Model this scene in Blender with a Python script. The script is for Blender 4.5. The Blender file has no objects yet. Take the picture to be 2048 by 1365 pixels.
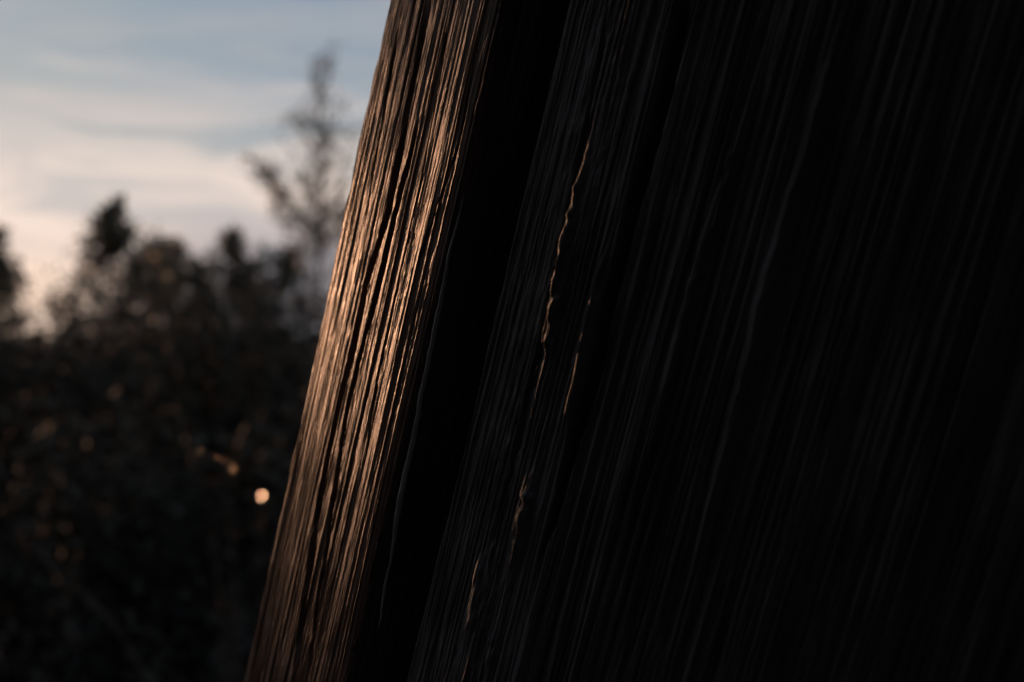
import bpy, math, random
import numpy as np
from mathutils import Vector, Matrix

S = bpy.context.scene
COL = S.collection
R = math.radians

# ------------------------------------------------------------------ camera
CAM = Vector((0, 0, 1.5))
FPX = 50.0 / 36.0 * 2048            # focal length in photo pixels
cam_d = bpy.data.cameras.new("camera"); cam = bpy.data.objects.new("camera", cam_d); COL.objects.link(cam)
cam.location = CAM; cam.rotation_euler = (R(90), 0, 0)
cam_d.lens = 50; cam_d.sensor_width = 36; cam_d.clip_start = 0.01; cam_d.clip_end = 3000
cam_d.dof.use_dof = True; cam_d.dof.focus_distance = 0.447; cam_d.dof.aperture_fstop = 10.0
cam_d.dof.aperture_blades = 0
S.camera = cam

# ------------------------------------------------------------------ sun, sky, exposure
SUN_AZ = -43.0; SUN_EL = 6.8        # degrees, azimuth from +Y towards +X
SUN = Vector((math.sin(R(SUN_AZ)) * math.cos(R(SUN_EL)), math.cos(R(SUN_AZ)) * math.cos(R(SUN_EL)), math.sin(R(SUN_EL))))
sun_d = bpy.data.lights.new("sun", 'SUN'); sun_d.energy = 4.5; sun_d.angle = R(0.5); sun_d.color = (1.0, 0.51, 0.28)
sun = bpy.data.objects.new("sun", sun_d); COL.objects.link(sun)
sun.rotation_euler = SUN.to_track_quat('Z', 'Y').to_euler(); sun.location = (-5, 5, 4)

W = bpy.data.worlds.new("World"); S.world = W; W.use_nodes = True
nt = W.node_tree; N = nt.nodes; L = nt.links
for n in list(N): N.remove(n)
def nd(tree, typ, **kw):
    n = tree.nodes.new(typ)
    for k, v in kw.items():
        if k.startswith('i_'): n.inputs[int(k[2:])].default_value = v
        else: setattr(n, k, v)
    return n
def mth(tree, op, a, b=None, c=None, clamp=False):
    n = tree.nodes.new('ShaderNodeMath'); n.operation = op; n.use_clamp = clamp
    for i, v in enumerate((a, b, c)):
        if v is None: continue
        if isinstance(v, (int, float)): n.inputs[i].default_value = v
        else: tree.links.new(v, n.inputs[i])
    return n.outputs[0]
def maprange(tree, v, a, b, c=0.0, d=1.0):
    n = tree.nodes.new('ShaderNodeMapRange'); n.interpolation_type = 'SMOOTHSTEP'
    tree.links.new(v, n.inputs[0])
    for i, x in enumerate((a, b, c, d)): n.inputs[i + 1].default_value = x
    return n.outputs[0]
def mixc(tree, f, a, b):
    n = tree.nodes.new('ShaderNodeMix'); n.data_type = 'RGBA'
    if isinstance(f, (int, float)): n.inputs[0].default_value = f
    else: tree.links.new(f, n.inputs[0])
    for idx, v in ((6, a), (7, b)):
        if isinstance(v, tuple): n.inputs[idx].default_value = v + (1.0,) if len(v) == 3 else v
        else: tree.links.new(v, n.inputs[idx])
    return n.outputs[2]
out = nd(nt, 'ShaderNodeOutputWorld'); bg = nd(nt, 'ShaderNodeBackground')
L.new(bg.outputs[0], out.inputs[0])
sky = nd(nt, 'ShaderNodeTexSky', sky_type='NISHITA', sun_disc=False, sun_elevation=R(SUN_EL), sun_rotation=R(SUN_AZ),
         air_density=1.0, dust_density=1.0, ozone_density=2.0)
bg.inputs[1].default_value = 0.08
geo = nd(nt, 'ShaderNodeTexCoord')
sep = nd(nt, 'ShaderNodeSeparateXYZ'); L.new(geo.outputs['Generated'], sep.inputs[0])
z = sep.outputs[2]
mp = nd(nt, 'ShaderNodeMapping'); mp.inputs['Scale'].default_value = (3.6, 3.6, 17.0); mp.inputs['Location'].default_value = (0.6, 0.4, 2.9)
L.new(geo.outputs['Generated'], mp.inputs[0])
n1 = nd(nt, 'ShaderNodeTexNoise'); n1.inputs['Scale'].default_value = 1.6; n1.inputs['Detail'].default_value = 5; n1.inputs['Roughness'].default_value = 0.5
n1.inputs['Distortion'].default_value = 1.1
L.new(mp.outputs[0], n1.inputs[0])
cl = maprange(nt, n1.outputs[0], 0.36, 0.62)
CLOUD_GAIN = 1.0
# thin bright cirrus low over the trees, blue-grey above, a lavender bank on the horizon
low = maprange(nt, mth(nt, 'ADD', z, mth(nt, 'MULTIPLY', mth(nt, 'SUBTRACT', n1.outputs[0], 0.5), 0.20)), 0.185, 0.10)
bank = mth(nt, 'MULTIPLY', maprange(nt, z, 0.105, 0.055), maprange(nt, sep.outputs[0], -0.33, -0.17))
veil = mixc(nt, maprange(nt, sep.outputs[0], -0.33, -0.12), (4.7, 5.3, 5.9), (3.6, 4.6, 5.9))
c_up = mixc(nt, 0.72, sky.outputs[0], mixc(nt, mth(nt, 'MULTIPLY', cl, 0.5), veil, (6.6, 6.2, 6.2)))
c_low = mixc(nt, cl, (8.0, 7.2, 6.8), (12.0, 9.8, 8.5))
c_bank = mixc(nt, bank, c_low, (4.9, 4.6, 4.9))
glow = mth(nt, 'MULTIPLY', maprange(nt, z, 0.10, 0.02), maprange(nt, sep.outputs[0], -0.15, -0.36))
c_g = mixc(nt, mth(nt, 'MULTIPLY', glow, 0.7), c_bank, (14.2, 9.9, 7.2))
skymix = mixc(nt, low, c_up, c_g)
L.new(skymix, bg.inputs[0])

vs = S.view_settings
vs.view_transform = 'Standard'; vs.look = 'None'; vs.exposure = 0.0; vs.gamma = 1.0; vs.use_curve_mapping = False
S.render.engine = 'CYCLES'
S.cycles.use_denoising = True; S.cycles.use_adaptive_sampling = False
S.cycles.max_bounces = 5; S.cycles.sample_clamp_indirect = 4.0
try: S.cycles.denoiser = 'OPENIMAGEDENOISE'
except Exception: pass

# ------------------------------------------------------------------ helpers
def mesh_from(name, V, F, mat, parent=None, smooth=False):
    """V (n,3) array, F (m,k) int array or list of such arrays"""
    me = bpy.data.meshes.new(name)
    Fs = F if isinstance(F, list) else [F]
    V = np.asarray(V, np.float32)
    me.vertices.add(len(V)); me.vertices.foreach_set("co", V.ravel())
    tot = sum(f.size for f in Fs); npoly = sum(len(f) for f in Fs)
    me.loops.add(tot); me.polygons.add(npoly)
    me.loops.foreach_set("vertex_index", np.concatenate([f.ravel() for f in Fs]).astype(np.int32))
    st = []; c = 0
    for f in Fs:
        k = f.shape[1]; st.append(c + np.arange(len(f)) * k); c += f.size
    me.polygons.foreach_set("loop_start", np.concatenate(st).astype(np.int32))
    if smooth: me.polygons.foreach_set("use_smooth", np.ones(npoly, bool))
    me.update(calc_edges=True); me.validate()
    me.materials.append(mat)
    o = bpy.data.objects.new(name, me); COL.objects.link(o)
    if parent is not None: o.parent = parent
    return o
def tag(o, label=None, cat=None, group=None, kind=None):
    for k, v in (('label', label), ('category', cat), ('group', group), ('kind', kind)):
        if v: o[k] = v
    return o

def vnoise(x, y, seed):
    """smooth value noise in [-1,1], lattice of 1"""
    rng = np.random.RandomState(seed)
    x0 = np.floor(x).astype(np.int64); y0 = np.floor(y).astype(np.int64)
    fx = x - x0; fy = y - y0
    T = rng.uniform(-1, 1, (512, 512)).astype(np.float32)
    sx = fx * fx * (3 - 2 * fx); sy = fy * fy * (3 - 2 * fy)
    a = T[x0 & 511, y0 & 511]; b = T[(x0 + 1) & 511, y0 & 511]
    c = T[x0 & 511, (y0 + 1) & 511]; d = T[(x0 + 1) & 511, (y0 + 1) & 511]
    return (a * (1 - sx) + b * sx) * (1 - sy) + (c * (1 - sx) + d * sx) * sy
def sstep(a, b, x):
    t = np.clip((x - a) / (b - a), 0, 1); return t * t * (3 - 2 * t)

# ------------------------------------------------------------------ materials
def mat_new(name):
    m = bpy.data.materials.new(name); m.use_nodes = True
    return m, m.node_tree, m.node_tree.nodes['Principled BSDF']
def mat_wood(name, c1, c2, c3, rough, spec, bump=0.6):
    m, t, p = mat_new(name)
    tc = nd(t, 'ShaderNodeTexCoord')
    def noise(scale, sc, det, rg=0.6):
        mm = nd(t, 'ShaderNodeMapping'); mm.inputs['Scale'].default_value = scale
        t.links.new(tc.outputs['Object'], mm.inputs[0])
        n = nd(t, 'ShaderNodeTexNoise'); n.inputs['Scale'].default_value = sc; n.inputs['Detail'].default_value = det
        n.inputs['Roughness'].default_value = rg
        t.links.new(mm.outputs[0], n.inputs[0]); return n.outputs[0]
    a = noise((60, 60, 1.6), 6, 5); b = noise((25, 25, 5), 3, 4); f = noise((400, 400, 22), 5, 3)
    col = mixc(t, maprange(t, a, 0.35, 0.66), c1, c2)
    col = mixc(t, mth(t, 'MULTIPLY', maprange(t, b, 0.45, 0.72), 0.6), col, c3)
    col2 = mixc(t, maprange(t, f, 0.3, 0.7, 0.0, 0.55), col, tuple(x * 0.45 for x in c1))
    t.links.new(col2, p.inputs['Base Color'])
    t.links.new(maprange(t, f, 0.3, 0.7, rough * 0.85, rough * 1.25), p.inputs['Roughness'])
    p.inputs['Specular IOR Level'].default_value = spec
    g = noise((420, 420, 14), 6, 4, 0.7)
    bm = nd(t, 'ShaderNodeBump'); bm.inputs['Strength'].default_value = bump; bm.inputs['Distance'].default_value = 0.0008
    t.links.new(g, bm.inputs['Height']); t.links.new(bm.outputs[0], p.inputs['Normal'])
    return m
M_POST = mat_wood("weathered_post_wood", (0.17, 0.106, 0.078), (0.080, 0.052, 0.040), (0.25, 0.18, 0.145), 0.35, 0.36)
M_BOARD = mat_wood("dark_board_wood", (0.125, 0.128, 0.138), (0.045, 0.046, 0.050), (0.25, 0.255, 0.275), 0.5, 0.28)

def mat_leaf(name, c, c2, rough=0.5, trans=0.0):
    m, t, p = mat_new(name)
    tc = nd(t, 'ShaderNodeTexCoord'); n = nd(t, 'ShaderNodeTexNoise'); n.inputs['Scale'].default_value = 2.2; n.inputs['Detail'].default_value = 4
    t.links.new(tc.outputs['Object'], n.inputs[0])
    t.links.new(mixc(t, maprange(t, n.outputs[0], 0.38, 0.62), c, c2), p.inputs['Base Color'])
    p.inputs['Roughness'].default_value = rough
    if rough > 0.7: p.inputs['Specular IOR Level'].default_value = 0.12
    if trans:
        tr = nd(t, 'ShaderNodeBsdfTranslucent'); tr.inputs[0].default_value = tuple(x * 1.3 for x in c2) + (1,)
        mx = nd(t, 'ShaderNodeMixShader'); mx.inputs[0].default_value = trans
        t.links.new(p.outputs[0], mx.inputs[1]); t.links.new(tr.outputs[0], mx.inputs[2])
        t.links.new(mx.outputs[0], t.nodes['Material Output'].inputs[0])
    return m
M_LEAF = mat_leaf("dark_foliage", (0.030, 0.034, 0.018), (0.060, 0.056, 0.030), 0.5, 0.15)
M_UNDER = mat_leaf("undergrowth_foliage", (0.050, 0.050, 0.043), (0.062, 0.060, 0.052), 0.85, 0.02)
M_GLINT = mat_leaf("waxy_leaf", (0.05, 0.05, 0.025), (0.07, 0.06, 0.03), 0.22)
M_BARK, t_, p_ = mat_new("tree_bark")
n_ = nd(t_, 'ShaderNodeTexNoise'); n_.inputs['Scale'].default_value = 14
t_.links.new(mixc(t_, n_.outputs[0], (0.05, 0.042, 0.034), (0.10, 0.085, 0.07)), p_.inputs['Base Color']); p_.inputs['Roughness'].default_value = 0.9
M_GROUND, t_, p_ = mat_new("dark_earth")
n_ = nd(t_, 'ShaderNodeTexNoise'); n_.inputs['Scale'].default_value = 1.3; n_.inputs['Detail'].default_value = 8
t_.links.new(mixc(t_, n_.outputs[0], (0.006, 0.008, 0.010), (0.013, 0.016, 0.019)), p_.inputs['Base Color']); p_.inputs['Roughness'].default_value = 0.95

# ------------------------------------------------------------------ ground: one sheet, with an unseen bank added behind the camera to block sky light
def ground_h(x, y):
    h = 0.12 * vnoise(x * 0.3 + 9, y * 0.3 + 5, 3) * sstep(2.0, 6.0, np.hypot(x, y))
    d = -y * 0.94 - x * 0.34             # added light-blocking bank, behind and to the left
    h = h + 14.0 * sstep(0.7, 4.6, d) * (1 + 0.1 * vnoise(x * 0.4, y * 0.4, 5))
    return h
g = np.concatenate([-np.geomspace(1500, 14, 24), np.linspace(-13.4, 13.4, 110), np.geomspace(14, 1500, 24)])
GX, GY = np.meshgrid(g, g, indexing='ij')
GZ = ground_h(GX, GY)
GZ = np.where(np.hypot(GX, GY) > 60, GZ * 0 + np.where(GZ > 5, GZ, 0), GZ)
nn = len(g); idx = np.arange(nn * nn).reshape(nn, nn)
gf = np.stack([idx[:-1, :-1], idx[1:, :-1], idx[1:, 1:], idx[:-1, 1:]], -1).reshape(-1, 4)
ground = mesh_from("ground", np.stack([GX, GY, GZ], -1).reshape(-1, 3), gf, M_GROUND, smooth=True)
tag(ground, kind='structure')

# ------------------------------------------------------------------ leaning timbers
A_AX = Vector((0.232, -0.200, 0.955)).normalized()
E1 = (Vector((1, 0, 0)) - A_AX * A_AX.x).normalized()
E2 = A_AX.cross(E1).normalized()
P0 = Vector((0, 0.45, 1.5))                       # v = 0, c = (0,0)
VBASE = -1.5 / A_AX.z - 0.05
FRAME = Matrix(((E1.x, E2.x, A_AX.x, 0), (E1.y, E2.y, A_AX.y, 0), (E1.z, E2.z, A_AX.z, 0), (0, 0, 0, 1)))
FRAME = Matrix.Translation(P0 + A_AX * VBASE) @ FRAME
def section(x, y):
    """point at camera height (x, y) -> coordinates (c1, c2) in the timbers' cross-section"""
    d = Vector((x, y, 1.5)) - P0
    return np.array((d.dot(E1), d.dot(E2)))
def px_to_face(px, py, q, dirv):
    """photo pixel -> (distance along the face line from q, v)"""
    r = Vector(((px - 1024) / FPX, 1.0, -(py - 682.5) / FPX)); o = CAM - P0
    n = np.array((-dirv[1], dirv[0]))
    oc = np.array((o.dot(E1), o.dot(E2))); rc = np.array((r.dot(E1), r.dot(E2)))
    t = ((q - oc) @ n) / (rc @ n)
    c = oc + rc * t; v = (o + r * t).dot(A_AX)
    return float((c - q) @ dirv), float(v)
SC = np.array((SUN.dot(E1), SUN.dot(E2))); SC /= np.linalg.norm(SC)      # sun in the cross-section

def fine_v(lo, hi, step, vmin, vmax):
    f = np.arange(lo, hi, step)
    a = lo - np.cumsum(np.geomspace(step, 0.05, 26)); a = a[a > vmin]
    b = hi + np.cumsum(np.geomspace(step, 0.05, 26)); b = b[b < vmax]
    a2 = np.arange(a[-1] - 0.05, vmin, -0.05); b2 = np.arange(b[-1] + 0.05, vmax, 0.05)
    return np.concatenate([[vmin], a2[::-1], a[::-1], f, b, b2, [vmax]])

def profile(path, steps):
    """corner points joined by segments of the given point spacing, corners rounded by smoothing; returns points, arc length, seg id"""
    P = []; Sg = []
    n = len(path)
    for i in range(n):
        a = np.array(path[i]); b = np.array(path[(i + 1) % n]); l = np.linalg.norm(b - a)
        k = max(1, int(l / steps[i]))
        tt = np.arange(k) / k
        P.append(a + (b - a) * tt[:, None]); Sg += [i] * k
    P = np.concatenate(P); return P, np.array(Sg)

def timber(name, P, U, amp, vsamp, hfun, mat):
    """closed profile P (n,2) with surface coordinate U and relief amplitude amp, swept along v with relief hfun(u,v)"""
    T = np.roll(P, -1, 0) - np.roll(P, 1, 0)
    T /= np.linalg.norm(T, axis=1)[:, None]
    Nn = np.stack([T[:, 1], -T[:, 0]], -1)
    area = 0.5 * np.sum(P[:, 0] * np.roll(P[:, 1], -1) - np.roll(P[:, 0], -1) * P[:, 1])
    if area < 0: Nn = -Nn
    VV, UU = np.meshgrid(vsamp, U, indexing='ij')
    H = hfun(UU, VV) * amp[None, :]
    X = P[None, :, 0] + Nn[None, :, 0] * H; Y = P[None, :, 1] + Nn[None, :, 1] * H
    V = np.stack([X, Y, VV - VBASE], -1).reshape(-1, 3)
    m, n = len(vsamp), len(P)
    idx = np.arange(m * n).reshape(m, n); nx = np.roll(idx, -1, 1)
    q = np.stack([idx[:-1], nx[:-1], nx[1:], idx[1:]], -1).reshape(-1, 4)
    if area < 0: q = q[:, ::-1]
    c0 = len(V); c = P.mean(0)
    V = np.concatenate([V, [[c[0], c[1], vsamp[0] - VBASE], [c[0], c[1], vsamp[-1] - VBASE]]])
    e0, e0n, e1, e1n = idx[0], nx[0], idx[-1], nx[-1]
    t0 = np.stack([e0n, e0, np.full(n, c0)], -1); t1 = np.stack([e1, e1n, np.full(n, c0 + 1)], -1)
    if area < 0: t0 = t0[:, ::-1]; t1 = t1[:, ::-1]
    o = mesh_from(name, V, [q, t0, t1], mat, smooth=True)
    o.matrix_world = FRAME
    return o

def groove(U, V, pts, w, d, sharp=1.0, wob=0.0006, seed=1):
    """pts: list of (u, v[, width factor])"""
    p = sorted(pts, key=lambda a: a[1]); vv = [a[1] for a in p]; uu = [a[0] for a in p]; ww = [(a[2] if len(a) > 2 else 1.0) for a in p]
    c = np.interp(V, vv, uu) + wob * vnoise(V * 60, V * 0 + 7, seed) + wob * 0.6 * vnoise(V * 230, V * 0 + 3, seed + 1)
    k = np.interp(V, vv, ww, left=0, right=0)
    ww_ = w * np.maximum(k, 1e-3)
    x = np.abs(U - c) / ww_
    k = k * sstep(vv[0], vv[0] + 0.03, V) * (1 - sstep(vv[-1] - 0.03, vv[-1], V))
    return -d * np.minimum(k, 1) * np.clip(1 - x ** sharp, 0, 1)

def grain(U, V, seed, macro=1.0, rough=1.0, warp=1.0):
    Uw = U + warp * (0.0030 * vnoise(V * 4, U * 7, seed) + 0.00028 * vnoise(U * 60, V * 8, seed + 1) + 0.00006 * vnoise(U * 200, V * 34, seed + 2))
    h = macro * 0.0009 * vnoise(Uw * 70, V * 1.4, seed + 3)
    r = 1 - np.abs(vnoise(Uw * 260, V * 2.2, seed + 4)); h = h + 0.00048 * (r - 0.6) * macro
    h = h + rough * 0.00020 * vnoise(Uw * 520, V * 3.5, seed + 5)
    h = h + rough * 0.00015 * vnoise(Uw * 1050, V * 9, seed + 6)
    h = h + rough * 0.00013 * vnoise(Uw * 1900, V * 26, seed + 7)
    h = h + rough * 0.00006 * vnoise(Uw * 3200, V * 60, seed + 15)
    h = h + rough * 0.00002 * vnoise(Uw * 2400, V * 400, seed + 16) * sstep(-0.4, 0.6, vnoise(Uw * 160, V * 11, seed + 17))
    # fuzzy torn fibres, patchy
    patch = sstep(0.0, 0.5, vnoise(Uw * 45, V * 9, seed + 8))
    h = h + rough * patch * 0.00006 * vnoise(Uw * 1500, V * 150, seed + 9)
    # drying checks
    a = np.abs(vnoise(Uw * 95, V * 1.6, seed + 10)); mask = sstep(-0.1, 0.4, vnoise(Uw * 30, V * 4, seed + 11))
    h = h - 0.0016 * mask * np.clip(1 - a / 0.045, 0, 1)
    a = np.abs(vnoise(Uw * 230, V * 3.5, seed + 12)); mask = sstep(0.0, 0.5, vnoise(Uw * 70, V * 7, seed + 13))
    h = h - 0.0008 * mask * np.clip(1 - a / 0.08, 0, 1)
    return h

# ---- post: its wide face is raked by the sun
qa = section(-0.0282, 0.450)                       # right-hand arris
wa = section(-0.0282 - math.sin(R(29)) * 0.1, 0.450 + math.cos(R(29)) * 0.1) - qa; wa /= np.linalg.norm(wa)
na = np.array((wa[1], -wa[0]));  na = na if na @ (np.array((0, -0.45)) - qa) > 0 else -na    # outward, towards the camera
LA = 0.0935
pathA = [qa, qa + wa * LA, qa + wa * (LA + 0.006) - na * 0.006, qa + wa * (LA + 0.006) - na * 0.094, qa - na * 0.10]
PA, SA = profile(pathA, [0.00015, 0.0005, 0.004, 0.006, 0.0006])
segs = np.linalg.norm(np.roll(PA, -1, 0) - PA, axis=1); UA = np.concatenate([[0], np.cumsum(segs)[:-1]])
totA = segs.sum()
UA = np.where(SA == 4, UA - totA, UA)              # side face counts down from the arris: negative u
ampA = np.where((SA == 0) | (SA == 1) | (SA == 4), 1.0, 0.6)
def A(px, py, w=1.0):
    u, v = px_to_face(px, py, qa, wa); return (u, v, w)
def hA(U, V):
    h = grain(U, V, 11, 1.0, 1.6, 0.3)
    t = np.clip(U / LA, 0, 1); h += 0.0027 * 4 * t * (1 - t)      # the face is slightly crowned
    h += groove(U, V, [A(880, -60), A(858, 60), A(846, 130), A(815, 280), A(790, 420), A(742, 570), A(716, 700), A(690, 800), A(668, 900), A(650, 1000), A(632, 1130), A(608, 1300), A(596, 1420)], 0.0031, 0.0026, 2.0, 0.0003, 21)
    h += groove(U, V, [A(862, 180, .1), A(838, 300, .8), A(800, 440), A(772, 560), A(742, 680), A(705, 830), A(690, 920), A(670, 1060, .9), A(642, 1240, .8), A(625, 1400, .8)], 0.0022, 0.0024, 2.0, 0.0003, 31)
    h += groove(U, V, [A(925, -40, .5), A(908, 60), A(880, 240), A(858, 360), A(822, 520), A(795, 640), A(768, 760), A(745, 900, .8), A(722, 1000, .3)], 0.0007, 0.0020, 1.5, 0.0004, 41)
    h += groove(U, V, [A(965, 60, .6), A(930, 260), A(905, 350), A(880, 420), A(850, 520), A(835, 600, .2)], 0.0006, 0.0016, 1.5, 0.0004, 43)
    h += groove(U, V, [A(820, -40), A(790, 140), A(760, 300), A(742, 420), A(722, 500, .3)], 0.0012, 0.0018, 1.6, 0.0006, 51)
    h += groove(U, V, [A(848, 300, .1), A(842, 330, 1), A(838, 352, .2)], 0.0022, 0.0020, 1.4, 0.0002, 53)
    # rounded, slightly ragged arrises
    rag = 0.0010 * (1 + 0.7 * vnoise(V * 35, V * 0, 61) + 0.5 * vnoise(V * 160, V * 0, 62))
    h -= (rag + 0.0002) * np.exp(-np.abs(U) / 0.0018)
    chip = sstep(0.25, 0.7, vnoise(V * 42, V * 0, 66)) * (0.6 + 0.4 * vnoise(V * 300, V * 0, 67))
    h -= (0.0022 + 0.0016 * chip + 0.0005 * vnoise(V * 120, V * 0, 68)) * sstep(LA - 0.012, LA + 0.004, U)
    return h
vA = fine_v(-0.18, 0.16, 0.00027, VBASE, 1.1)
post = timber("leaning_post", PA, UA, ampA, vA, hA, M_POST)
tag(post, 'leaning weathered wooden post with deep cracks, its face lit orange by low sun', 'wooden post')

# ---- board: lies in the post's shadow, its face nearly parallel to the sunlight
wb = -SC                                             # along the light, towards the camera
nb = np.array((wb[1], -wb[0])); nb = nb if nb @ (np.array((0, -0.45)) - qa) > 0 else -nb
# corner: on the viewing line through photo pixel (985, 620)
depthB = 0.438
qb = section((973 - 1024) / FPX * depthB, depthB)
OFF = float((qb - qa) @ (-nb))                       # how far the corner sits under the shadow plane
LB = 0.235
s = np.concatenate([np.arange(0, 0.08, 0.00020), np.arange(0.08, LB, 0.00040)])
U_G = 0.035                                          # crest that just reaches the sunlight
REACH = 0.0007
crest = (OFF - REACH) * np.exp(-((s - U_G) / 0.034) ** 2) - 0.0 + np.where(s > U_G, -((s - U_G) ** 2) * 2.4, 0)
corner = -0.0035 * np.exp(-s / 0.0022)
face = qb[None] + wb[None] * s[:, None] + nb[None] * (crest + corner)[:, None]
end = face[-1]
back = [end + wb * 0.010 - nb * 0.012, end + wb * 0.010 - nb * 0.09, qb - nb * 0.11 + wb * 0.004, qb - nb * 0.0035]
PB2, SB2 = profile(back, [0.003, 0.006, 0.0008, 1e9])
PB2 = PB2[SB2 < 3]; SB2 = SB2[SB2 < 3]
PB = np.concatenate([face, PB2]); 
segs = np.linalg.norm(np.roll(PB, -1, 0) - PB, axis=1); UB = np.concatenate([[0], np.cumsum(segs)[:-1]])
isside = np.arange(len(PB)) >= len(face) + np.argmax(SB2 == 2)
UB = np.where(isside, UB - segs.sum(), UB)
ampB = np.ones(len(PB))
def B(px, py, w=1.0):
    """photo pixel -> place on the curved face"""
    r = Vector(((px - 1024) / FPX, 1.0, -(py - 682.5) / FPX)); o = CAM - P0
    oc = np.array((o.dot(E1), o.dot(E2))); rc = np.array((r.dot(E1), r.dot(E2)))
    D = face - oc; cr = D[:, 0] * rc[1] - D[:, 1] * rc[0]
    i = int(np.argmin(np.abs(cr[12:]))) + 12
    t = float(D[i] @ rc / (rc @ rc))
    return (float(s[i]), float((o + r * t).dot(A_AX)), w)
R1, R2, R3 = 0.0024, 0.0025, 0.0023
def hB(U, V):
    h = grain(U, V, 111, macro=1.0, rough=2.6, warp=0.6)
    h += groove(U, V, [B(1410, -60), B(1385, 0), B(1352, 130), B(1320, 260), B(1275, 420), B(1240, 560), B(1205, 700), B(1170, 850), B(1140, 960, .8), B(1115, 1060, .5), B(1085, 1160, .15)], 0.0027, 0.009, 1.6, 0.0006, 71)
    h += groove(U, V, [B(1235, -60), B(1215, 60), B(1190, 200), B(1150, 400), B(1112, 560), B(1080, 720), B(1040, 900), B(1000, 1060, .7), B(975, 1200, .4)], 0.0012, 0.0020, 1.3, 0.0005, 75)
    h += groove(U, V, [B(1560, 60), B(1495, 300), B(1440, 470), B(1385, 650), B(1330, 850), B(1290, 1000, .5)], 0.0022, -0.0020, 1.0, 0.0006, 79)
    h += groove(U, V, [B(1720, 0), B(1640, 300), B(1545, 620), B(1460, 950), B(1400, 1200)], 0.0024, -0.0020, 1.0, 0.0006, 83)
    torn = 0.00012 * vnoise(V * 600, U * 1300, 140) + 0.00022 * vnoise(V * 240, U * 700, 141)
    h += torn * np.exp(-((U - 0.031) / 0.012) ** 2)
    br = 0.10 + 0.90 * sstep(-0.35, 0.45, vnoise(V * 55, U * 0, 121)) * (0.8 + 0.5 * vnoise(V * 400, U * 300, 122))
    h += br * groove(U, V, [B(1215, 200, .5), B(1180, 330, .8), B(1150, 450), B(1125, 580), B(1105, 700), B(1085, 860), B(1060, 1000, 1.3), B(1035, 1100), B(1005, 1240), B(985, 1330), B(970, 1400)], 0.0028, -R1, 1.1, 0.0003, 131)
    br = sstep(-0.1, 0.6, vnoise(V * 40, U * 0, 123))
    h += br * groove(U, V, [B(1255, 340, .5), B(1238, 410), B(1215, 520, .8), B(1200, 610), B(1165, 760, .8), B(1143, 850), B(1110, 980)], 0.0026, -R2, 1.1, 0.0003, 135)
    br = sstep(0.0, 0.6, vnoise(V * 45, U * 0, 125))
    h += br * groove(U, V, [B(1045, 760, .5), B(1030, 850), B(1008, 960), B(992, 1050), B(975, 1110), B(950, 1240), B(935, 1330)], 0.0022, -R3, 1.1, 0.0003, 137)
    rag = 0.0012 * (0.6 * vnoise(V * 28, V * 0, 63) + 0.5 * vnoise(V * 150, V * 0, 64))
    h -= rag * np.exp(-np.abs(U) / 0.0018)
    return h
vB = fine_v(-0.17, 0.16, 0.00033, VBASE, 1.1)
board = timber("wide_board", PB, UB, ampB, vB, hB, M_BOARD)
tag(board, 'wide dark cracked board in shade with thin orange glints, right of the sunlit post', 'board')

def tube(pts, rad, k=5):
    pts = [Vector(p) for p in pts]; V = []; F = []
    for i, p in enumerate(pts):
        d = (pts[min(i + 1, len(pts) - 1)] - pts[max(i - 1, 0)]).normalized()
        a = d.orthogonal().normalized(); b = d.cross(a)
        for j in range(k):
            t = 2 * math.pi * j / k
            V.append(p + (a * math.cos(t) + b * math.sin(t)) * rad[i])
    for i in range(len(pts) - 1):
        for j in range(k):
            F.append((i * k + j, i * k + (j + 1) % k, (i + 1) * k + (j + 1) % k, (i + 1) * k + j))
    return V, F

# sliver lifting off the post's shaded side: a thin ragged strip of wood
dS = -na * 0.84 - wa * 0.54
def side(px, py):
    return px_to_face(px, py, qa, dS)
path = [side(*p) for p in ((930, 380), (908, 470), (886, 580), (863, 700), (836, 830), (811, 950), (783, 1110), (756, 1260))]
path.sort(key=lambda a: a[1])
vv = np.arange(path[0][1], path[-1][1], 0.0008); dd = np.interp(vv, [p[1] for p in path], [p[0] for p in path])
dd += 0.0003 * vnoise(vv * 90, vv * 0, 91) + 0.00015 * vnoise(vv * 400, vv * 0, 92)
wid = 0.0008 * (1 + 0.35 * vnoise(vv * 50, vv * 0, 93)) * np.sqrt(np.clip(np.minimum(vv - vv[0], vv[-1] - vv) / 0.04, 0.02, 1))
base = qa[None] + dS[None] * dd[:, None]; outw = -wa                     # outward from the side face
K = 6; V = []; 
for k in range(K):                                                        # blade cross-section, broad side to the open sky
    t = 2 * math.pi * k / K
    a_, b_ = math.cos(t), math.sin(t)
    off = outw[None] * 0.0
    e_ = (-na * 0.75 + outw * 0.66)                                       # broad axis
    f_ = np.array((e_[1], -e_[0]))
    c = base + off + e_[None] * (a_ * wid)[:, None] + f_[None] * (b_ * wid * 0.28 + 0.0001 * vnoise(vv * 300, vv * 0 + k, 95))[:, None]
    V.append(np.concatenate([c, (vv - VBASE)[:, None]], 1))
V = np.stack(V, 1); m = len(vv); idx = np.arange(m * K).reshape(m, K); nx = np.roll(idx, -1, 1)
M_SLV = mat_wood('silvered_wood', (0.5, 0.49, 0.49), (0.28, 0.27, 0.27), (0.5, 0.49, 0.49), 0.5, 0.4, 0.4)
mesh_from("sliver", V.reshape(-1, 3), np.stack([idx[:-1], nx[:-1], nx[1:], idx[1:]], -1).reshape(-1, 4), M_SLV, post, True)

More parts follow.
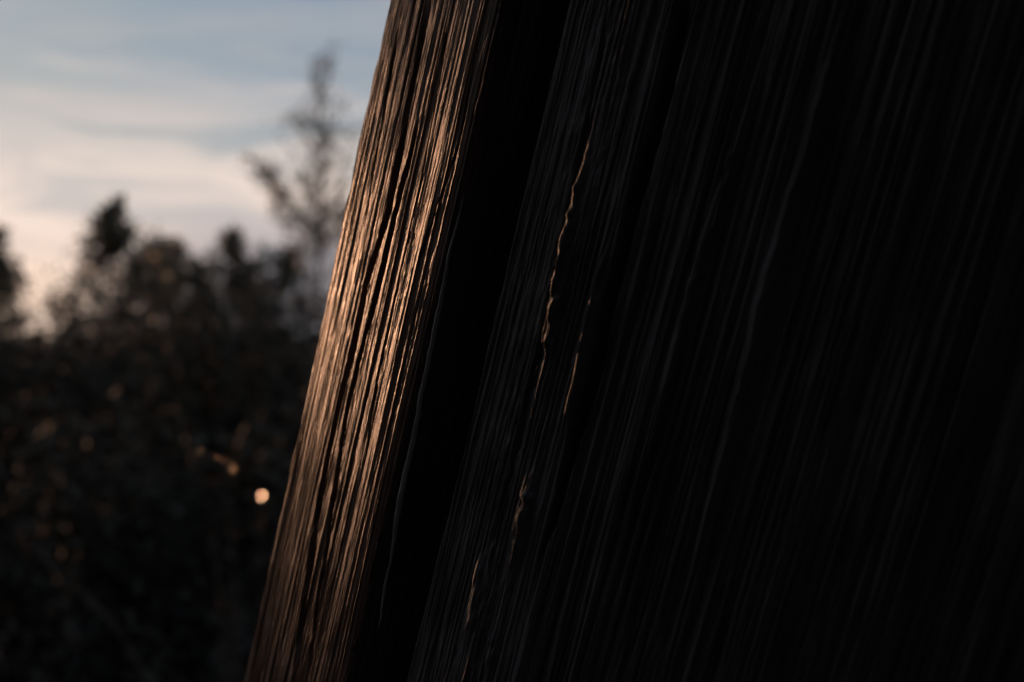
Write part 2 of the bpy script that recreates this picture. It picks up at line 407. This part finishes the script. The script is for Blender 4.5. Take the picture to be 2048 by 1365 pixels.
# loose fibres standing off the post's face, and one strand across it
rf = random.Random(8); FV, FF = [], []
def strand(pts, r):
    v, f = tube(pts, [r * 0.8] + [r] * (len(pts) - 2) + [r * 0.3], 4); o = len(FV)
    FV.extend(tuple(p) for p in v); FF.extend(tuple(i + o for i in q) for q in f)
def onface(u, v, h):
    c = qa + wa * u + na * h; return Vector((c[0], c[1], v - VBASE))
for i in range(150):
    u = abs(rf.gauss(0.014, 0.016)); v = rf.uniform(-0.17, 0.15)
    if u > 0.08: continue
    l = rf.uniform(0.0015, 0.006); du = rf.uniform(-.35, .35) * l; h1 = rf.uniform(0.0003, 0.0014)
    strand([onface(u, v, -0.0003), onface(u + du * .2, v + l * .3, h1 * .8), onface(u + du * .6, v + l * .7, h1), onface(u + du, v + l, h1 * rf.uniform(.3, 1.4))], rf.uniform(0.00003, 0.00007))
t0 = px_to_face(690, 1156, qa, wa); t1 = px_to_face(636, 1160, qa, wa)
strand([onface(t0[0] + (t1[0] - t0[0]) * k / 7, t0[1] + (t1[1] - t0[1]) * k / 7 + 0.0004 * math.sin(k * 2.1), 0.0012 + 0.0003 * math.sin(k * 1.4)) for k in range(8)], 0.00006)
M_FIB, t_, p_ = mat_new("pale_wood_fibre")
n_ = nd(t_, 'ShaderNodeTexNoise'); n_.inputs['Scale'].default_value = 300
t_.links.new(mixc(t_, n_.outputs[0], (0.32, 0.25, 0.19), (0.45, 0.37, 0.29)), p_.inputs['Base Color']); p_.inputs['Roughness'].default_value = 0.5
mesh_from("loose_fibres", np.array(FV), np.array(FF), M_FIB, post)

# ------------------------------------------------------------------ trees
rnd = random.Random(5)
def leaves(pts, size, rs, flat=0.0):
    """one diamond leaf (two triangles, slightly folded) per point"""
    n = len(pts); pts = np.asarray(pts)
    d = rs.normal(size=(n, 3)); d /= np.linalg.norm(d, axis=1)[:, None]
    e = rs.normal(size=(n, 3)); e = np.cross(d, e); e /= np.linalg.norm(e, axis=1)[:, None]
    f = np.cross(d, e)
    sz = size * rs.uniform(0.6, 1.4, (n, 1))
    a = pts - d * sz * 0.5; b = pts + e * sz * 0.28 + f * sz * 0.06; c = pts + d * sz * 0.5; g = pts - e * sz * 0.28 + f * sz * 0.06
    V = np.stack([a, b, c, g], 1).reshape(-1, 3)
    k = np.arange(n) * 4
    return V, np.concatenate([np.stack([k, k + 1, k + 2], -1), np.stack([k, k + 2, k + 3], -1)])
def tree(name, px, top_py, Y, wpx, label, cat, dens=1.0, leafsize=0.05, clumps=None, seed=0, style='round', trunk_r=0.05, base_py=640):
    rs = np.random.RandomState(seed); rr = random.Random(seed)
    x = (px - 1024) / FPX * Y; H = 1.5 + (682.5 - top_py) / FPX * Y; wid = wpx / FPX * Y
    z0 = float(ground_h(np.array([x]), np.array([Y]))[0])
    root = bpy.data.objects.new(name, None); COL.objects.link(root); root.location = (x, Y, z0 - 0.03)
    tag(root, label, cat, 'trees along the skyline')
    tv, tf = [], []
    def add(pts, rad, k=5):
        v, f = tube(pts, rad, k); o = len(tv)
        tv.extend(v); tf.extend(tuple(i + o for i in q) for q in f)
    n = 12; lean = rr.uniform(-.05, .05) * (0.2 if style == 'cone' else 1); wv = 0.012 if style == 'cone' else 0.022
    tp = [Vector((lean * H * (i / n) + wv * math.sin(i * 1.3 + seed), 0.03 * math.sin(i + seed), H * 0.97 * i / n)) for i in range(n + 1)]
    add(tp, [trunk_r * (1 - 0.93 * i / n) + 0.003 for i in range(n + 1)], 7)
    LP = []
    nb_ = int(30 + H * 14) if style != 'sparse' else int(24 + H * 8)
    for b_ in range(nb_):
        f = 0.16 + 0.80 * (b_ + rr.random()) / nb_
        p = tp[0].lerp(tp[-1], f); i0 = f * n; p = tp[int(i0)].lerp(tp[min(n, int(i0) + 1)], i0 - int(i0))
        ang = rr.uniform(0, 2 * math.pi)
        fb = 1.52 / H; g_ = max(0.03, (1.0 - f) / (1.0 - fb))
        if style == 'cone': reach = wid * 0.5 * min(1.15, g_) ** 0.9 * rr.uniform(0.55, 1.15); rise = 0.35
        elif style == 'sparse': reach = wid * 0.5 * min(1.0, 0.3 + g_) * rr.uniform(0.4, 1.1); rise = 1.0
        else: reach = wid * 0.5 * min(1.0, g_ * 1.6) ** 0.7 * rr.uniform(0.5, 1.1); rise = 0.6
        q = [p]; d = Vector((math.cos(ang), math.sin(ang), rise)).normalized()
        for j in range(4):
            d = (d + Vector((rr.uniform(-.25, .25), rr.uniform(-.25, .25), rr.uniform(-.1, .25)))).normalized()
            q.append(q[-1] + d * reach / 3.6)
        br = max(0.003, trunk_r * 0.32 * (1 - f) + 0.003)
        add(q, [br, br * .75, br * .5, br * .35, 0.0018], 4)
        for j in range(1, 5):
            for tw in range(3):
                d2 = (d + Vector((rr.uniform(-1, 1), rr.uniform(-1, 1), rr.uniform(-.4, .8)))).normalized()
                e = q[j] + d2 * rr.uniform(.08, .22) * max(.6, wid * .35)
                add([q[j], q[j].lerp(e, .5) + Vector((0, 0, .01)), e], [0.003, 0.002, 0.0012], 3)
                keep = dens * (1.0 if f < 0.55 else (1.0 - (f - .55) * (1.4 if style == 'sparse' else .5)))
                if rr.random() < keep:
                    m = int(rr.uniform(3, 12) * (0.5 + 0.5 * dens))
                    sp = 0.045 + 0.045 * min(1.0, g_) * wid
                    LP.append(np.array(q[j].lerp(e, .7)) + rs.normal(size=(m, 3)) * sp * rr.uniform(.5, 1.2))
    for (cx, cy, rx, m) in (clumps or []):      # heavier boughs, placed in the crown
        ctr = np.array(((cx - px) / FPX * Y, rr.uniform(-.2, .2), 1.5 + (682.5 - cy) / FPX * Y - z0))
        r_ = rx / FPX * Y
        hf = min(0.93, max(0.15, (ctr[2] - abs(ctr[0]) * 0.9) / H)); i0 = hf * n; p = tp[int(i0)].lerp(tp[min(n, int(i0) + 1)], i0 - int(i0))
        add([p, p.lerp(Vector(ctr), .5) + Vector((0, 0, -.04)), Vector(ctr)], [0.014, 0.009, 0.003], 5)
        for sub in range(max(3, m // 25)):
            c2 = ctr + rs.normal(size=3) * r_ * 0.5
            add([Vector(ctr), Vector(c2)], [0.004, 0.0015], 3)
            LP.append(c2 + rs.normal(size=(25, 3)) * r_ * 0.36)
    mesh_from("trunk", np.array([tuple(v) for v in tv]), np.array([q for q in tf]), M_BARK, root)
    V, F = leaves(np.concatenate(LP), leafsize, rs)
    mesh_from("crown", V, F, M_LEAF, root)
    return root

tree("pointed_tree", 235, 375, 16, 290, 'dark pointed tree, tallest on the skyline left of the posts', 'tree', 1.0, 0.060, [(235, 390, 8, 50), (236, 415, 16, 100), (234, 445, 30, 200), (210, 475, 30, 150), (262, 475, 28, 150), (236, 480, 30, 150), (185, 508, 32, 175), (284, 510, 30, 125), (230, 515, 30, 125), (160, 545, 34, 150), (172, 565, 30, 100), (160, 600, 36, 150), (305, 595, 34, 125)], 3, 'cone')
tree("small_tree", 352, 455, 18, 190, 'small rounded tree just right of the pointed tree', 'tree', 0.9, 0.06, [(345, 500, 22, 50), (330, 600, 40, 125)], 4)
tree("small_tree", 458, 430, 17, 210, 'narrow upright tree midway between the pointed tree and the post', 'tree', 1.0, 0.06, [(455, 490, 20, 75), (460, 600, 44, 125)], 6, 'cone')
tree("small_tree", -15, 430, 15, 170, 'dim tree cut off by the left edge of the photo', 'tree', 0.9, 0.06, [(5, 560, 40, 125)], 7, 'cone')
tree("slender_tree", 645, 70, 11, 300, 'tall slender tree with thin airy twigs, half behind the sunlit post', 'tree', 0.45, 0.030,
     [(545, 350, 24, 275), (560, 388, 26, 275), (530, 335, 26, 125), (515, 318, 22, 75), (640, 170, 40, 50), (670, 130, 30, 25), (600, 240, 34, 50), (690, 260, 34, 75), (700, 310, 26, 75), (690, 370, 28, 75), (620, 400, 34, 100), (570, 430, 26, 75), (590, 345, 22, 50), (612, 372, 22, 50), (655, 330, 30, 75), (670, 290, 24, 50), (640, 450, 50, 650), (690, 420, 40, 250), (600, 425, 28, 150), (680, 430, 30, 200), (690, 490, 34, 200), (580, 215, 30, 50), (610, 540, 40, 225), (655, 245, 30, 50), (655, 600, 46, 300)], 9, 'sparse', 0.022)
tree("small_tree", 560, 500, 14, 170, 'low bushy tree in front of the slender tree', 'tree', 0.9, 0.055, [(560, 570, 30, 100)], 12)
tree("small_tree", 405, 500, 15, 130, 'low ragged tree filling the gap left of the narrow upright tree', 'tree', 0.8, 0.055, None, 14, 'cone')
tree("small_tree", 285, 478, 19, 150, 'faint farther tree peeking out between the pointed and the rounded tree', 'tree', 0.7, 0.06, None, 15)
tree("small_tree", 510, 492, 19, 130, 'thin low tree between the narrow upright tree and the slender one', 'tree', 0.7, 0.06, None, 17, 'cone')

# ------------------------------------------------------------------ undergrowth: one mass nobody could count
rs = np.random.RandomState(77); LP = []
def mound(px, top_py, Y, wpx, m, dsp=0.0):
    x = (px - 1024) / FPX * Y; H = 1.5 + (682.5 - top_py) / FPX * Y; w = wpx / FPX * Y
    n = m
    th = rs.uniform(0, 2 * np.pi, n); ph = np.arccos(rs.uniform(0, 1, n)); r = rs.uniform(0.55, 1.05, n) ** 0.5
    lump = 1 + 0.25 * np.sin(3 * th + px) * np.sin(4 * ph + Y)
    P = np.stack([x + w * .5 * r * lump * np.sin(ph) * np.cos(th), Y + w * .4 * r * lump * np.sin(ph) * np.sin(th), H * r * lump * np.cos(ph) / 1.1], -1)
    LP.append(P)
HEDGE = 2.94
for px in range(-420, 1250, 50):
    mound(px + rs.uniform(-15, 15), 580 + rs.uniform(-28, 26), rs.uniform(12.5, 14), 200, 2600)
for px in range(120, 760, 36):
    mound(px + rs.uniform(-15, 15), 555 + rs.uniform(-22, 22), rs.uniform(14, 15), 100, 480)
for px in range(-500, 1200, 90):
    mound(px + rs.uniform(-30, 30), 650 + rs.uniform(-30, 40), rs.uniform(8, 9.5), 330, 2600)
for px in range(-500, 1100, 150):
    mound(px + rs.uniform(-30, 30), 800 + rs.uniform(-40, 60), rs.uniform(5, 6), 420, 2400)
LPa = np.concatenate(LP); LPa = LPa[LPa[:, 2] > 0.02]
V, F = leaves(LPa, 0.055, rs)
u = mesh_from("undergrowth", V, F, M_UNDER)
tag(u, 'dense dark undergrowth of leafy bushes filling the ground below the skyline trees', 'undergrowth', kind='stuff')


# unseen strip of wood added out to the left to band the sunlight, 14 m off, towards the sun: thicket below, crowns above, the sun shining through between
TH_TOP, CR_LOW = 3.05, 3.235
sx_, sy_ = math.sin(R(SUN_AZ)), math.cos(R(SUN_AZ)); LPw = []
def strip(n, zfun):
    t = rs.uniform(-6.5, 1.5, n); d_ = 14.0 + rs.normal(0, 0.35, n)
    LPw.append(np.stack([sx_ * d_ + sy_ * t, sy_ * d_ - sx_ * t, zfun(n)], -1))
strip(26000, lambda n: TH_TOP + rs.normal(0, 0.035, n) - 3.0 * rs.uniform(0, 1, n))
strip(9000, lambda n: TH_TOP + rs.normal(0, 0.03, n) - 0.5 * rs.uniform(0, 1, n))
strip(52000, lambda n: CR_LOW + rs.normal(0, 0.035, n) + 4.0 * rs.uniform(0, 1, n) ** 1.15)
strip(9000, lambda n: CR_LOW + rs.normal(0, 0.03, n) + 0.5 * rs.uniform(0, 1, n))
V, F = leaves(np.concatenate(LPw), 0.09, rs)
for t in (-5.9, -4.4, -3.1, -1.7, 1.3):
    c = Vector((sx_ * 14 + sy_ * t, sy_ * 14 - sx_ * t, 0))
    v_, f_ = tube([c + Vector((0, 0, -.1)), c + Vector((.03, 0, 2.2)), c + Vector((-.04, .05, 4.6)), c + Vector((.02, 0, 7.0))], [0.10, 0.08, 0.06, 0.02], 7)
    f_ = np.array(f_) + len(V); V = np.concatenate([V, np.array([tuple(q) for q in v_])]); F = np.concatenate([F, f_[:, :3], f_[:, [0, 2, 3]]])
tag(mesh_from("unseen_wood_screen", V, F, M_UNDER), 'unseen strip of leafy wood added out to the left to band the low sunlight', 'unseen_wood_screen', kind='stuff')

# ------------------------------------------------------------------ glossy shrub near the post: a few waxy leaves mirror the sun
SY = 4.6
def at(px, py, Y): return Vector(((px - 1024) / FPX * Y, Y, 1.5 - (py - 682.5) / FPX * Y))
base = at(470, 1300, SY); zg = float(ground_h(np.array([base.x]), np.array([base.y]))[0])
shr = bpy.data.objects.new("glossy_shrub", None); COL.objects.link(shr); shr.location = (base.x, SY, zg - 0.02)
tag(shr, 'dark shrub low beside the sunlit post, a few glossy leaves flashing orange', 'shrub')
org = Vector((base.x, SY, zg - 0.02)); SV, SF, GV, GF, DL = [], [], [], [], []
spots = [(524, 993, 0.0145, 0.6), (466, 937, 0.006, 1.2), (405, 900, 0.0045, 2.4), (425, 1092, 0.009, 2.0), (440, 915, 0.006, 2.0), (250, 1270, 0.006, 2.5), (55, 1090, 0.007, 2.0), (15, 1035, 0.008, 2.0), (120, 1260, 0.006, 2.0)]
for (px, py, sz, tilt) in spots:
    p = at(px, py, SY) ; v = (CAM - p).normalized(); nrm = (SUN + v).normalized()
    side_ = nrm.cross(Vector((0, 0, 1))).normalized(); up_ = side_.cross(nrm)
    nrm = (Matrix.Rotation(R(tilt), 3, up_) @ nrm).normalized(); up_ = (Vector((0, 0, 1)) - nrm * nrm.z).normalized(); sd = up_.cross(nrm)
    q = p - org; o = len(GV)
    for a_, b_ in ((-.5, 0), (-.2, .26), (.2, .22), (.5, 0), (.2, -.22), (-.2, -.26)):
        GV.append(tuple(q + up_ * a_ * sz + sd * b_ * sz * 1.3 + nrm * (-0.0006 * abs(b_))))
    GF.append((o, o + 1, o + 2, o + 3)); GF.append((o, o + 3, o + 4, o + 5))
    b0 = Vector((rf.uniform(-.06, .06), rf.uniform(-.05, .05), 0)); tip = q - up_ * sz * 0.45
    mid = b0.lerp(tip, 0.55) + Vector((0, 0.05, 0.10))
    v_, f_ = tube([b0, mid, tip], [0.006, 0.004, 0.0015], 5); o2 = len(SV)
    SV.extend(tuple(x) for x in v_); SF.extend(tuple(i + o2 for i in k) for k in f_)
    for k in range(50):
        f = rf.uniform(0.1, 0.55); c = b0.lerp(mid, f / .55) if f < .55 else mid.lerp(tip, (f - .55) / .45)
        DL.append((c.x + rf.gauss(0, .05), c.y + abs(rf.gauss(0, .08)) + 0.06, c.z + rf.gauss(-.04, .05)))
mesh_from("stem", np.array(SV), np.array(SF), M_BARK, shr)
mesh_from("glossy_leaves", np.array(GV), np.array(GF), M_GLINT, shr)
V, F = leaves(np.array(DL), 0.045, rs); mesh_from("leaves", V, F, M_UNDER, shr)
